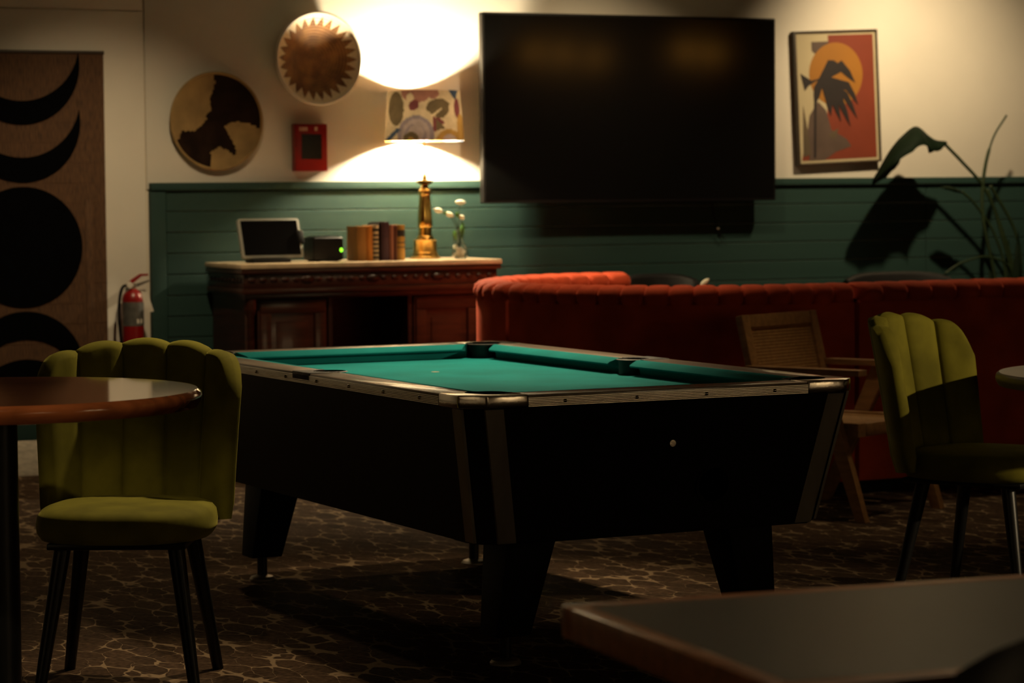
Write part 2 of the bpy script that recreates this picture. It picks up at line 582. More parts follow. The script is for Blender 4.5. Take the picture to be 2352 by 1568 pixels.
bm = bmesh.new()
loft(bm, [[(x, y, ZB) for x, y in octo(c1, CH)], [(x, y, ZR) for x, y in octo(c0, CH)],
          [(x, y, ZR) for x, y in octo(RW - .03, .02)], [(x, y, .730) for x, y in octo(RW - .03, .02)]])
cab = fin('cabinet', bm, 'black_lam', pt)
bm = bmesh.new()
HX, HZ = 4.046 - TX, 0.508
tube_bm(bm, [(HX, 0.0, HZ), (HX, 0.12, HZ)], 0.050, 32)
cut1 = fin('cutter', bm, 'black_lam')
bm = bmesh.new()
box(bm, HX - .10, HX + .08, 0.085, 0.26, HZ - .085, HZ + .06)
cut2 = fin('cutter', bm, 'black_lam')
for c in (cut1, cut2):
    c.location = (TX, TY, 0)
    md = cab.modifiers.new('hole', 'BOOLEAN')
    md.object = c
    md.operation = 'DIFFERENCE'
    md.solver = 'EXACT'
bpy.context.view_layer.update()
dg = bpy.context.evaluated_depsgraph_get()
nme = bpy.data.meshes.new_from_object(cab.evaluated_get(dg))
cab.modifiers.clear()
cab.data = nme
for c in (cut1, cut2):
    bpy.data.objects.remove(c)


def face_in(z):          # inset of the sloping cabinet face at height z
    return c1 + (c0 - c1) * (z - ZB) / (ZR - ZB)


bm = bmesh.new()
loops = []
for r_, d_ in ((.050, .002), (.050, -.004), (.060, -.004), (.060, .002)):
    loops.append([(HX + r_ * cos(2 * pi * i / 32), face_in(HZ + r_ * sin(2 * pi * i / 32)) + d_, HZ + r_ * sin(2 * pi * i / 32)) for i in range(32)])
loft(bm, loops + [loops[0]], cap=False)
fin('ball_return_ring', bm, 'black_lam', pt, True)
LX, LZ = 3.891 - TX, 0.639
lk = lathe('lock', [(0.002, -.012), (.010, -.012), (.012, -.006), (.012, .004)], 'chrome', pt, 20, axis='y')
lk.location = (LX, face_in(LZ), LZ)

# corner strips and castings


def corner(mp):
    # metal strips beside the chamfered corner, following the taper
    for swap in (False, True):
        bm = bmesh.new()
        loops = []
        for zz, i in ((ZB + .004, c1), (ZR - .002, c0)):
            a, c = i + CH * .82, i + CH * .82 + .056
            pts = [(a, i - .005), (c, i - .005), (c, i + .004), (a, i + .004)]
            loops.append([(*mp(*(p[::-1] if swap else p)), zz) for p in pts])
        loft(bm, loops)
        fin('corner_strip', bm, 'alu_dull', pt)
    # casting with a pocket notch
    pc, pr = 0.128, 0.062
    s = math.sqrt(pr ** 2 - (pc - RW) ** 2)
    a_ = math.degrees(atan2(s, RW - pc))
    poly = [(0, .061), (0, .190), (RW, .190)] + arc(pc, pc, pr, a_, 450 - a_, 14) + [(.190, RW), (.190, 0), (.061, 0)]
    pl = [mp(*p) for p in poly]
    bm = bmesh.new()
    loft(bm, [[(*p, ZR) for p in pl], [(*p, HT + .002) for p in pl]])
    bmesh.ops.recalc_face_normals(bm, faces=bm.faces[:])
    bev(bm, .006, 2, 40)
    fin('corner_casting', bm, 'chrome', pt, True, sharp=30)
    # pocket liner
    cx, cy = mp(pc, pc)
    lathe('pocket', [(pr + .001, HT - .001), (pr - .006, HT + .001), (pr - .008, HT - .02), (pr - .012, HT - .12), (.001, HT - .13)], 'pocket', pt, 24, cx, cy, cap=False)


quad_sym(corner)
# aluminium side strips: ribbed extrusions


def ribbed(name, p0, p1, out):
    """strip from p0 to p1 (plan), outward direction out"""
    prof = [(0.012, ZR)]
    nrib = 6
    for i in range(nrib):
        zz = ZR + .002 + (ZS - ZR - .004) * i / nrib
        h = (ZS - ZR - .004) / nrib
        prof += [(.0035, zz), (0.0, zz + h * .25), (0.0, zz + h * .75), (.0035, zz + h)]
    prof += [(.012, ZS)]
    bm = bmesh.new()
    loops = [[(p[0] - out[0] * d, p[1] - out[1] * d, zz) for d, zz in prof] for p in (p0, p1)]
    loft(bm, loops)
    o = fin(name, bm, 'alu', pt)
    L_ = hypot(p1[0] - p0[0], p1[1] - p0[1])
    ns = 4 if L_ < 1.2 else 8
    for i in range(ns):
        t = (i + .5) / ns
        sphere('screw', (p0[0] + (p1[0] - p0[0]) * t, p0[1] + (p1[1] - p0[1]) * t, (ZS + ZR) / 2), .0055, 'chrome', o, u=8, v=6)


ribbed('edge_strip', (.19, 0), (TW - .19, 0), (0, -1))
ribbed('edge_strip', (.19, TL), (TW - .19, TL), (0, 1))
ribbed('edge_strip', (0, .19), (0, TL - .19), (-1, 0))
ribbed('edge_strip', (TW, .19), (TW, TL - .19), (1, 0))

# rail caps
for y0, y1 in ((0.0, RW), (TL - RW, TL)):
    bx('rail', .19, TW - .19, y0 + (.001 if y0 == 0 else 0), y1 - (.001 if y0 else 0), ZS - .02, HT, 'rail', pt, .004)
SP = 0.072
for x0, x1 in ((0.0, RW), (TW - RW, TW)):
    bx('rail', x0 + (.001 if x0 == 0 else 0), x1 - (.001 if x0 else 0), .19, TL / 2 - SP, ZS - .02, HT, 'rail', pt, .004)
    bx('rail', x0 + (.001 if x0 == 0 else 0), x1 - (.001 if x0 else 0), TL / 2 + SP, TL - .19, ZS - .02, HT, 'rail', pt, .004)
    # side pocket plate and liner
    sg = 1 if x0 == 0 else -1
    ox = 0 if x0 == 0 else TW
    pr, pcx = 0.055, 0.103
    s = math.sqrt(pr ** 2 - (RW - pcx) ** 2)
    a_ = math.degrees(atan2(s, RW - pcx))
    poly = [(0, -SP), (RW, -SP)] + [(x, y) for x, y in arc(pcx, 0, pr, 360 - a_, a_, 14)] + [(RW, SP), (0, SP)]
    pl = [(ox + sg * x, TL / 2 + y) for x, y in poly]
    prism('side_pocket_plate', pl, ZS - .02, HT + .002, 'pocket', pt, .003)
    lathe('pocket', [(pr + .001, HT - .001), (pr - .006, HT + .001), (pr - .008, HT - .02), (pr - .012, HT - .12), (.001, HT - .13)], 'pocket', pt, 24, ox + sg * pcx, TL / 2, cap=False)

# cushions
CW, BED = 0.052, 0.748


def cushion(p0, p1, inn, cut0, cut1):
    """cloth-covered cushion along p0-p1 (rail inner line), inn = inward unit, cut = end setback of the nose"""
    d = Vector((p1[0] - p0[0], p1[1] - p0[1], 0)).normalized()
    prof = [(0, HT - .001), (CW * .35, HT - .001), (CW * .90, HT - .013), (CW, HT - .018), (CW * .94, HT - .023), (CW * .12, HT - .028), (0, BED)]
    bm = bmesh.new()
    loops = []
    for p, cu, sg in ((p0, cut0, 1), (p1, cut1, -1)):
        loops.append([(p[0] + inn[0] * w + d.x * sg * cu * w / CW, p[1] + inn[1] * w + d.y * sg * cu * w / CW, zz) for w, zz in prof])
    loft(bm, loops)
    fin('cushion', bm, 'felt', pt, True, sharp=50)


e0 = .186
cushion((e0, RW), (TW - e0, RW), (0, 1), .045, .045)
cushion((e0, TL - RW), (TW - e0, TL - RW), (0, -1), .045, .045)
for x, inn in ((RW, (1, 0)), (TW - RW, (-1, 0))):
    cushion((x, e0), (x, TL / 2 - .058), inn, .045, .018)
    cushion((x, TL / 2 + .058), (x, TL - e0), inn, .018, .045)
# bed with scalloped pockets
pc, pr = 0.128, 0.062
s = math.sqrt(pr ** 2 - (pc - RW) ** 2)
a_ = math.degrees(atan2(s, RW - pc))
ca = arc(pc, pc, pr, a_ - 360, 90 - a_ - 360 + 360 - 0, 0) if False else None
poly = []
inner = arc(pc, pc, pr, a_, 90 - a_, 12)           # runs through the 45 degree (inward) side
poly += inner[::-1] if False else []
near_left = inner[::-1]                             # from (y small) to (x small)
def mirror(pts, mx, my):
    return [((TW - x) if mx else x, (TL - y) if my else y) for x, y in pts]
poly = near_left                                    # ends on x = RW
sp_ = [(pcx + .053 * cos(radians(a)), TL / 2 + .053 * sin(radians(a))) for a in range(-88, 89, 16)]
poly = poly + sp_ + mirror(inner, False, True) + mirror(near_left, True, True) \
    + [(TW - x, TL - y) for x, y in sp_] + mirror(inner, True, False)
prism('bed_cloth', poly, BED - .02, BED, 'felt', pt)
# foot spot sticker on the cloth
prism('foot_spot', [(3.912 - TX + .014 * cos(2 * pi * i / 16), 8.469 - TY + .014 * sin(2 * pi * i / 16)) for i in range(16)], BED + .0002, BED + .0008, 'art_cream', pt)

# legs with levelling feet


def leg(mp):
    bm = bmesh.new()
    tp = [(.210, .170), (.365, .170), (.365, .340), (.210, .340)]
    bt = [(.178, .200), (.292, .200), (.292, .305), (.178, .305)]
    loft(bm, [[(*mp(*p), .085) for p in bt], [(*mp(*p), ZB + .004) for p in tp]])
    bmesh.ops.recalc_face_normals(bm, faces=bm.faces[:])
    bev(bm, .006, 2, 40)
    fin('leg', bm, 'black_leg', pt, True, sharp=30)
    cx, cy = mp(.236, .254)
    lathe('levelling_foot', [(.046, 0), (.046, .006), (.040, .014), (.019, .020)], 'alu_dull', pt, 24, cx, cy)
    lathe('levelling_bolt', [(.018, .019), (.018, .090)], 'black_metal', pt, 20, cx, cy)


quad_sym(leg)
tag(sphere('cue_ball', (TX + HX - .028, TY + .1165, HZ - .085 + .0287), .0285, 'white_ball'), 'white ball lying in the ball return opening of the pool table', 'ball')

# ================================================================= olive velvet shell chairs


def shell_chair(label, loc, face):
    ch = thing('velvet_chair', label, 'chair', loc, face, 'olive velvet shell-back chairs')
    NL = 5
    SPAN = radians(112)
    for i in range(NL):
        ph0 = pi - SPAN / 2 + SPAN * i / NL
        ph1 = ph0 + SPAN / NL
        NW, NH = 10, 14
        bm = bmesh.new()
        front, back = [], []
        for j in range(NH + 1):
            v = j / NH
            vv = 1 - (1 - v) ** 1.6
            fr, bk = [], []
            for q in range(NW + 1):
                w = -1 + 2 * q / NW
                ph = ph0 + (ph1 - ph0) * (.5 + .515 * w)
                sp = min(1.0, abs(ph - pi) / (SPAN / 2))          # 0 at the middle, 1 at the wing edge
                zt = .950 - .062 * sp ** 2.2 - .014 * abs(w) ** 2.2 - .075 * max(0, (sp - .78) / .22) ** 2.2
                zb = .425 + .02 * sp ** 2
                zz = zb + (zt - zb) * vv
                hgt = max(0, (zz - .42) / .5)
                R = .318 + .038 * hgt ** 1.3
                th = .036 * (1 - .55 * abs(w) ** 4)
                cap = math.sqrt(max(0.0, 1 - max(0, (v - .88) / .12) ** 2)) * (1 if v > .06 else .6)
                th *= max(cap, 0.03)
                lean = -.050 * hgt
                cx = .085 + lean
                fr.append((cx + (R - th) * cos(ph), (R - th) * sin(ph), zz))
                bk.append((cx + (R + th * .75) * cos(ph), (R + th * .75) * sin(ph), zz))
            front.append(fr)
            back.append(bk)
        F = [[bm.verts.new(p) for p in r] for r in front]
        B = [[bm.verts.new(p) for p in r] for r in back]
        for j in range(NH):
            for q in range(NW):
                bm.faces.new((F[j][q], F[j][q + 1], F[j + 1][q + 1], F[j + 1][q]))
                bm.faces.new((B[j][q + 1], B[j][q], B[j + 1][q], B[j + 1][q + 1]))
            bm.faces.new((B[j][0], F[j][0], F[j + 1][0], B[j + 1][0]))
            bm.faces.new((F[j][NW], B[j][NW], B[j + 1][NW], F[j + 1][NW]))
        for q in range(NW):
            bm.faces.new((F[NH][q], F[NH][q + 1], B[NH][q + 1], B[NH][q]))
            bm.faces.new((B[0][q], B[0][q + 1], F[0][q + 1], F[0][q]))
        fin('back_channel', bm, 'velvet', ch, True, sharp=70)
    # seat cushion
    bm = bmesh.new()
    loops = []
    for s_, zz in ((.86, .418), (.95, .422), (.99, .438), (1.0, .46), (.985, .483), (.94, .498), (.84, .506), (.5, .512), (.05, .513)):
        l = []
        for i in range(40):
            a = 2 * pi * i / 40
            e = 2 / 2.7
            x = .045 + s_ * .262 * math.copysign(abs(cos(a)) ** e, cos(a))
            y = s_ * .246 * math.copysign(abs(sin(a)) ** e, sin(a))
            l.append((x, y, zz))
        loops.append(l)
    loft(bm, loops)
    fin('seat', bm, 'velvet', ch, True, sharp=None)
    bx('seat_frame', -.17, .25, -.19, .19, .402, .420, 'black_metal', ch, .006)
    for sx, sy in ((1, 1), (1, -1), (-1, 1), (-1, -1)):
        tube('leg', [(.04 + sx * .15, sy * .155, .41), (.04 + sx * .225, sy * .215, 0.0)], [.024, .016], 'black_metal', ch, 14)
    return ch


shell_chair('olive velvet shell-back chair at the round glossy wood table', (2.425, 7.30, 0), radians(-118))
shell_chair('olive velvet shell-back chair right of the pool table, facing right', (5.345, 7.335, 0), radians(-62))

# ================================================================= round tables


def round_table(label, loc, r, h, top, group=None, n=72):
    t = thing('round_table', label, 'table', loc)
    th = .046
    lathe('table_top', [(r - .03, h - th), (r - .010, h - th + .003), (r - .001, h - th * .6), (r, h - th * .35), (r - .003, h - .007), (r - .012, h), (.01, h)], top, t, n)
    lathe('pedestal', [(.065, .03), (.056, .10), (.056, h - th - .02), (.14, h - th)], 'black_metal', t, 28)
    lathe('base', [(.26, 0), (.26, .012), (.22, .022), (.05, .034)], 'black_metal', t, 40)
    return t


round_table('round glossy dark wood pedestal table at the left edge', (1.85, 6.62, 0), .515, .885, 'walnut_gloss')
round_table('round pale grey table behind the right olive chair', (5.92, 7.03, 0), .58, .755, 'pale_top')

# ================================================================= dining table in the foreground
dt = thing('rectangular_table', 'rectangular table with charcoal top and red-brown wood edge in the foreground', 'table', (1.884, 3.635, 0), radians(-6))
LW, LD, TH = 1.30, 0.745, 0.050
EW = .036
for nme_, a in (('edge_band', (0, LW, -EW, 0)), ('edge_band', (0, LW, -LD, -LD + EW)), ('edge_band', (0, EW, -LD + EW, -EW)), ('edge_band', (LW - EW, LW, -LD + EW, -EW))):
    bx(nme_, *a, .75 - TH, .75, 'edge_wood', dt, .005)
bx('table_top', EW - .001, LW - EW + .001, -LD + EW - .001, -EW + .001, .75 - TH + .008, .7495, 'grey_top', dt)
for px in (.35, .95):
    tube('leg', [(px, -LD / 2, .02), (px, -LD / 2, .70)], .035, 'black_metal', dt, 16)
    bx('foot', px - .03, px + .03, -LD + .12, -.12, 0, .022, 'black_metal', dt, .006)

# black bucket chair tucked against its near edge
bc = thing('bucket_chair', 'black leather chair with rounded back at the near edge of the foreground table', 'chair', (2.225, 2.74, 0), radians(84))
bm = bmesh.new()
loops = []
for j in range(9):
    v = j / 8
    l = []
    for i in range(15):
        ph = pi - radians(75) + radians(150) * i / 14
        R = .27 + .02 * v
        zz = .43 + (.46 - .10 * (abs(i - 7) / 7) ** 2.5) * v
        th = .028 * math.sqrt(max(.02, 1 - max(0, (v - .75) / .25) ** 2))
        l.append(((R - th) * cos(ph), (R - th) * sin(ph), zz))
    for i in range(14, -1, -1):
        ph = pi - radians(75) + radians(150) * i / 14
        R = .27 + .02 * v
        zz = .43 + (.46 - .10 * (abs(i - 7) / 7) ** 2.5) * v
        th = .028 * math.sqrt(max(.02, 1 - max(0, (v - .75) / .25) ** 2))
        l.append(((R + th) * cos(ph), (R + th) * sin(ph), zz))
    loops.append(l)
loft(bm, loops)
fin('backrest', bm, 'leather', bc, True, sharp=60)
bx('seat', -.20, .24, -.22, .22, .40, .47, 'leather', bc, .025, 3)
for sx, sy in ((1, 1), (1, -1), (-1, 1), (-1, -1)):
    tube('leg', [(sx * .15, sy * .17, .41), (sx * .21, sy * .21, 0)], [.018, .013], 'black_metal', bc, 12)

# ================================================================= oak and cane chair
oc = thing('cane_chair', 'low oak armchair with cane back and seat beside the rust velvet banquette', 'armchair', (6.345, 9.665, 0), radians(-66))
W2 = .285
# seat (slopes down to the back) and frame
for s in (-1, 1):
    bm = bmesh.new()
    box(bm, -.27, .27, s * (W2 - .03) - .03, s * (W2 - .03) + .03, .345, .400)
    bev(bm, .006)
    fin('seat_rail', bm, 'oak', oc, True, sharp=30)
bx('seat_rail', .215, .275, -W2 + .06, W2 - .06, .345, .400, 'oak', oc, .006)
bx('seat_rail', -.275, -.215, -W2 + .06, W2 - .06, .345, .400, 'oak', oc, .006)
bm = bmesh.new()
for i in range(20):
    y = -W2 + .065 + (2 * W2 - .13) * i / 19
    box(bm, -.215, .215, y - .009, y + .009, .385, .393)
fin('seat_cane', bm, 'cane', oc)
# reclined back
BH = .40
bm = bmesh.new()
for sd in (-1, 1):
    box(bm, -.018, .018, sd * (W2 - .026) - .026, sd * (W2 - .026) + .026, -.05, BH)
box(bm, -.016, .016, -W2 + .0525, W2 - .0525, BH - .055, BH - .0005)
box(bm, -.016, .016, -W2 + .0525, W2 - .0525, 0, .05)
bmesh.ops.recalc_face_normals(bm, faces=bm.faces[:])
bev(bm, .004)
bk = fin('backrest', bm, 'oak', oc, True, sharp=30)
bk.location = (-.225, 0, .44)
bk.rotation_euler = (0, radians(-14), 0)
bm = bmesh.new()
for i in range(22):
    z = .055 + (BH - .115) * i / 21
    box(bm, -.006, .002, -W2 + .05, W2 - .05, z - .0055, z + .0055)
fin('back_cane', bm, 'cane', bk)
for s in (-1, 1):
    y = s * (W2 + .012)
    bm = bmesh.new()
    box(bm, -.26, .30, y - .032, y + .032, .598, .622)
    bev(bm, .006)
    fin('armrest', bm, 'oak', oc, True, sharp=30)
    for x1, nm_ in ((.300, 'leg'), (-.270, 'leg')):
        prism(nm_, [(.045, .60), (.135, .60), (x1 + .024, 0), (x1 - .024, 0)] if x1 > 0 else [(-.02, .60), (.07, .60), (x1 + .024, 0), (x1 - .024, 0)],
              y - .018, y + .018, 'oak', oc, .004, plane='xz')

# ================================================================= rust velvet banquette, in sections
CX, CY, CR = 6.57, 11.20, 1.00     # centre line of the back: straight run, half circle, return


def ban_path(s):
    """point and inward normal along the back; s=0 at the return end by the wall, growing round to the right"""
    L1 = 0.14
    La = pi * CR
    if s < L1:
        return Vector((CX + L1 - s, CY + CR, 0)), Vector((0, -1, 0))
    s -= L1
    if s < La:
        a = pi / 2 + s / CR
        p = Vector((CX + CR * cos(a), CY + CR * sin(a), 0))
        return p, Vector((-cos(a), -sin(a), 0))
    s -= La
    return Vector((CX + s, CY - CR, 0)), Vector((0, 1, 0))


def ban_section(label, s0, s1, pads):
    p0, _ = ban_path((s0 + s1) / 2)
    t = thing('banquette_section', label, 'sofa', (p0.x, p0.y, 0), 0, 'sections of the rust velvet banquette')
    off = Vector((p0.x, p0.y, 0))
    n = max(4, int((s1 - s0) / .12))
    g = .013

    def sweep(name, prof, mat='orange', sm=True):
        bm = bmesh.new()
        loops = []
        for i in range(n + 1):
            s = s0 + g + (s1 - s0 - 2 * g) * i / n
            p, nn = ban_path(s)
            loops.append([p - off + nn * w + Vector((0, 0, z)) for w, z in prof])
        loft(bm, loops)
        return fin(name, bm, mat, t, sm, sharp=35)
    sweep('back', [(-.065, .06), (-.070, .10), (-.070, .855), (-.05, .870), (.07, .870), (.08, .45), (.08, .06)])
    sweep('seat', [(.081, .12), (.081, .40), (.12, .455), (.56, .455), (.60, .43), (.60, .12)])
    sweep('plinth', [(-.045, 0), (-.045, .059), (.55, .059), (.55, 0)], 'black_leg', False)
    # scalloped top roll: one pad after another
    m = pads
    for i in range(m):
        a0 = s0 + g + (s1 - s0 - 2 * g) * i / m
        a1 = s0 + g + (s1 - s0 - 2 * g) * (i + 1) / m
        bm = bmesh.new()
        loops = []
        for q in range(7):
            u = q / 6
            sc = .80 + .20 * math.sqrt(max(0, 1 - (2 * u - 1) ** 4))
            p, nn = ban_path(a0 + (a1 - a0) * u)
            l = []
            for k in range(14):
                a = 2 * pi * k / 14
                w = .005 + .090 * sc * math.copysign(abs(cos(a)) ** .75, cos(a))
                z = .890 + .052 * sc * math.copysign(abs(sin(a)) ** .75, sin(a))
                l.append(p - off + nn * w + Vector((0, 0, z)))
            loops.append(l)
        loft(bm, loops)
        fin('roll_pad', bm, 'orange', t, True, sharp=60)
    return t


SA = .14 + (radians(184) - pi / 2) * CR
SB = .14 + pi * CR + (6.74 - CX)
ban_section('curved end section of the rust velvet banquette, nearest the sideboard', 0, SA, 14)
ban_section('middle section of the rust velvet banquette, behind the pool table', SA, SB, 16)
ban_section('right section of the rust velvet banquette, behind the olive chair', SB, SB + 2.0, 15)
ban_section('far right section of the rust velvet banquette, at the right edge', SB + 2.0, SB + 4.0, 15)

# black chairs standing inside the banquette, only their backs showing


def club_chair(label, loc, rz, w, top):
    t = thing('leather_chair', label, 'chair', loc, rz, 'black leather chairs inside the banquette')
    bm = bmesh.new()
    loops = []
    for i in range(13):
        u = -1 + 2 * i / 12
        y = u * w / 2
        x = -.22 + .07 * abs(u) ** 2.5
        th = .035
        h = top - .035 * abs(u) ** 4
        loops.append([(x - th, y, .42), (x - th, y, h - .02), (x - th * .4, y, h), (x + th * .4, y, h), (x + th, y, h - .02), (x + th, y, .42)])
    loft(bm, loops)
    fin('backrest', bm, 'leather', t, True, sharp=50)
    bx('seat', -.2, .25, -w / 2 + .02, w / 2 - .02, .40, .48, 'leather', t, .025, 3)
    for sx, sy in ((1, 1), (1, -1), (-1, 1), (-1, -1)):
        tube('leg', [(sx * .17, sy * (w / 2 - .06), .41), (sx * .2, sy * (w / 2 - .03), 0)], [.018, .012], 'black_metal', t, 10)


club_chair('black leather chair back showing above the middle of the banquette', (7.07, 12.33, 0), radians(-90), .44, .915)
club_chair('black leather chair back showing above the right part of the banquette', (8.54, 12.28, 0), radians(-90), .68, .895)

round_table('dark round table inside the banquette, almost hidden behind its back', (6.92, 11.42, 0), .38, .735, 'walnut_gloss')
bv = thing('bud_vase', 'white flower tip peeping over the middle of the banquette', 'vase', (6.645, 11.30, .735))
lathe('vase_body', [(.022, 0), (.026, .02), (.014, .07), (.016, .09)], 'glass_dark', bv, 20)
tube('flower_stem', [(0, 0, .06), (.005, 0, .170)], .002, 'stem', bv, 6)
BUD = bv

# ================================================================= sideboard
SBX0, SBX1, SBY0, SBY1, SBT = 4.656, 6.054, 12.29, 12.80, 1.017
sb = thing('sideboard', 'dark carved mahogany sideboard with a cream marble top against the green wall', 'sideboard', ((SBX0 + SBX1) / 2, (SBY0 + SBY1) / 2, 0))
HW, HD = (SBX1 - SBX0) / 2, (SBY1 - SBY0) / 2
bx('marble_top', -HW, HW, -HD, HD, SBT - .024, SBT, 'marble', sb, .006)
# frieze mouldings step in under the top
for i, (ins, z0, z1) in enumerate(((.004, .968, .9925), (.020, .900, .9675), (.010, .872, .8995), (.030, .845, .8715))):
    bx('frieze', -HW + ins, HW - ins, -HD + ins, HD, z0, z1, 'mahogany', sb, .005)
# carved rosettes and leaf beads along the frieze
for i in range(23):
    x = -HW + .06 + (2 * HW - .12) * i / 22
    big = i in (5, 11, 17)
    sphere('carving', (x, -HD + .020, .938), .016 if not big else .026, 'mahogany', sb, (1.3 if not big else 1.5, .45, .8), 10, 6)
for i in range(9):
    y = -HD + .06 + (2 * HD - .10) * i / 8
    sphere('carving', (-HW + .020, y, .938), .016, 'mahogany', sb, (.45, 1.3, .8), 10, 6)
bx('plinth', -HW + .02, HW - .02, -HD + .02, HD, 0, .10, 'mahogany', sb, .006)
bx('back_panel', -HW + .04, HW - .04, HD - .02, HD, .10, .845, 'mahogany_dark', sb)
for s in (-1, 1):
    x0, x1 = sorted((s * (HW - .035), s * (HW - .055)))
    bx('side_panel', x0, x1, -HD + .05, HD - .02, .10, .845, 'mahogany', sb)
    # turned corner pilaster with capital
    px, py = s * (HW - .065), -HD + .062
    lathe('pilaster', [(.034, .10), (.034, .16), (.026, .175), (.024, .45), (.022, .76), (.030, .775), (.034, .80), (.034, .845)], 'mahogany', sb, 20, px, py)
    # cupboard with a framed door
    xa, xb = sorted((s * (HW - .105), s * (HW - .465)))
    d = bx('door', xa, xb, -HD + .060, -HD + .085, .11, .838, 'mahogany', sb, .004)
    for a in ((xa + .01, xb - .01, .775, .830), (xa + .01, xb - .01, .118, .17), (xa + .01, xa + .065, .172, .773), (xb - .065, xb - .01, .172, .773)):
        bx('door_frame', a[0], a[1], -HD + .048, -HD + .0595, a[2], a[3], 'mahogany', d, .004)
    bx('door_panel', xa + .095, xb - .095, -HD + .054, -HD + .0595, .21, .735, 'mahogany', d, .004)
    sphere('knob', (xb - .04 if s < 0 else xa + .04, -HD + .038, .47), .011, 'brass', d, u=12, v=8)
    xi = s * (HW - .475)
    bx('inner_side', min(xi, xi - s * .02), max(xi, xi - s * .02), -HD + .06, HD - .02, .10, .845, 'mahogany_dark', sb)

# ---- things standing on it
# payment terminal
tm = thing('terminal', 'payment terminal with black screen and pale grey frame on the sideboard', 'terminal', (4.905, 12.50, SBT), 0)
bx('base', -.120, .075, -.05, .075, 0, .018, 'plastic', tm, .006)
tube('stand', [(-.02, .055, .012), (-.02, .085, .09)], .022, 'plastic', tm, 12)


def rrect(x0, x1, z0, z1, r, n=5):
    return arc(x1 - r, z1 - r, r, 0, 90, n) + arc(x0 + r, z1 - r, r, 90, 180, n) + arc(x0 + r, z0 + r, r, 180, 270, n) + arc(x1 - r, z0 + r, r, 270, 360, n)


sc = prism('display', rrect(-.162, .162, 0, .205, .014), -.004, .014, 'grey_plastic', tm, .002, plane='xz')
sc.location = (0, 0, .022)
sc.rotation_euler = (radians(-20), 0, 0)
prism('screen', rrect(-.148, .148, .014, .193, .004), -.0062, -.0045, 'tv', sc, 0, plane='xz')
bx('card_reader', .140, .172, -.016, .02, .072, .138, 'plastic', sc, .004)
# small black device
bd = thing('printer_box', 'small black box with a green light beside the payment terminal', 'device', (5.19, 12.55, SBT))
bx('casing', -.080, .080, -.07, .07, .004, .120, 'plastic', bd, .012, 3)
bx('lid', -.066, .066, -.05, .05, .1195, .125, 'plastic', bd, .003)
sphere('indicator_light', (.068, -.0705, .056), .0085, 'led', bd, (1, .5, 1.2), 10, 8)
for sx in (-1, 1):
    bx('foot', sx * .05 - .012, sx * .05 + .012, -.05, .05, 0, .005, 'plastic', bd)

# books


def book(label, x0, x1, h, col, y0=12.435, depth=.135, bands=None, bandcol=(0.02, 0.012, 0.008)):
    w = x1 - x0
    t = thing('book', label, 'book', ((x0 + x1) / 2, y0 + depth / 2, SBT), 0, 'old books standing on the sideboard')
    m = P('book_cloth', col, 0.6, var=0.35, scale=14, stretch=(1, 1, .4))
    c = .0025
    bm = bmesh.new()
    # covers wrap a rounded spine facing the room
    sp = [(-w / 2, depth / 2), (-w / 2, -depth / 2 + .004), (-w / 4, -depth / 2 - .002), (0, -depth / 2 - .004), (w / 4, -depth / 2 - .002), (w / 2, -depth / 2 + .004), (w / 2, depth / 2)]
    inn = [(w / 2 - c, depth / 2), (w / 2 - c, -depth / 2 + .006), (-w / 2 + c, -depth / 2 + .006), (-w / 2 + c, depth / 2)]
    poly = sp + inn
    loft(bm, [[(*p, 0) for p in poly], [(*p, h) for p in poly]])
    fin('cover', bm, m, t)
    bx('pages', -w / 2 + c, w / 2 - c, -depth / 2 + .007, depth / 2 - .004, .003, h - .004, 'tag', t)
    if bands:
        mb = P('book_band', bandcol, 0.55, var=0.2, scale=20)
        for a, b_ in bands:
            bl = [(p[0] * 1.02, p[1] - .0012) for p in sp[1:6]] + [(w / 2 * .9, -depth / 2 + .005), (-w / 2 * .9, -depth / 2 + .005)]
            prism('spine_band', bl, a, b_, mb, t)
    return t


book('tan cloth book at the left end of the row on the sideboard', 5.327, 5.376, .172, (.36, .150, .022))
book('bright orange book second from the left in the row', 5.3775, 5.410, .172, (.58, .195, .015))
book('cream book with black bands on its spine in the row', 5.4115, 5.443, .176, (.58, .42, .24),
     bands=[(.012 + .022 * i, .022 + .022 * i) for i in range(6)] + [(.146, .160)])
book('thin black book behind the purple one in the row', 5.4445, 5.456, .188, (.012, .010, .010), y0=12.455, depth=.12)
book('tall dark purple book in the middle of the row', 5.4575, 5.500, .192, (.060, .018, .030), bands=[(.118, .122)], bandcol=(.02, .006, .01))
book('slim pinkish brown book right of the purple one', 5.5015, 5.524, .176, (.34, .120, .070))
book('dark red-brown slim book near the right end of the row', 5.5255, 5.543, .174, (.12, .032, .015))
book('yellow book with a black spine band at the right end of the row', 5.5445, 5.585, .176, (.46, .235, .035),
     bands=[(.118, .150), (.085, .091), (.062, .067)])

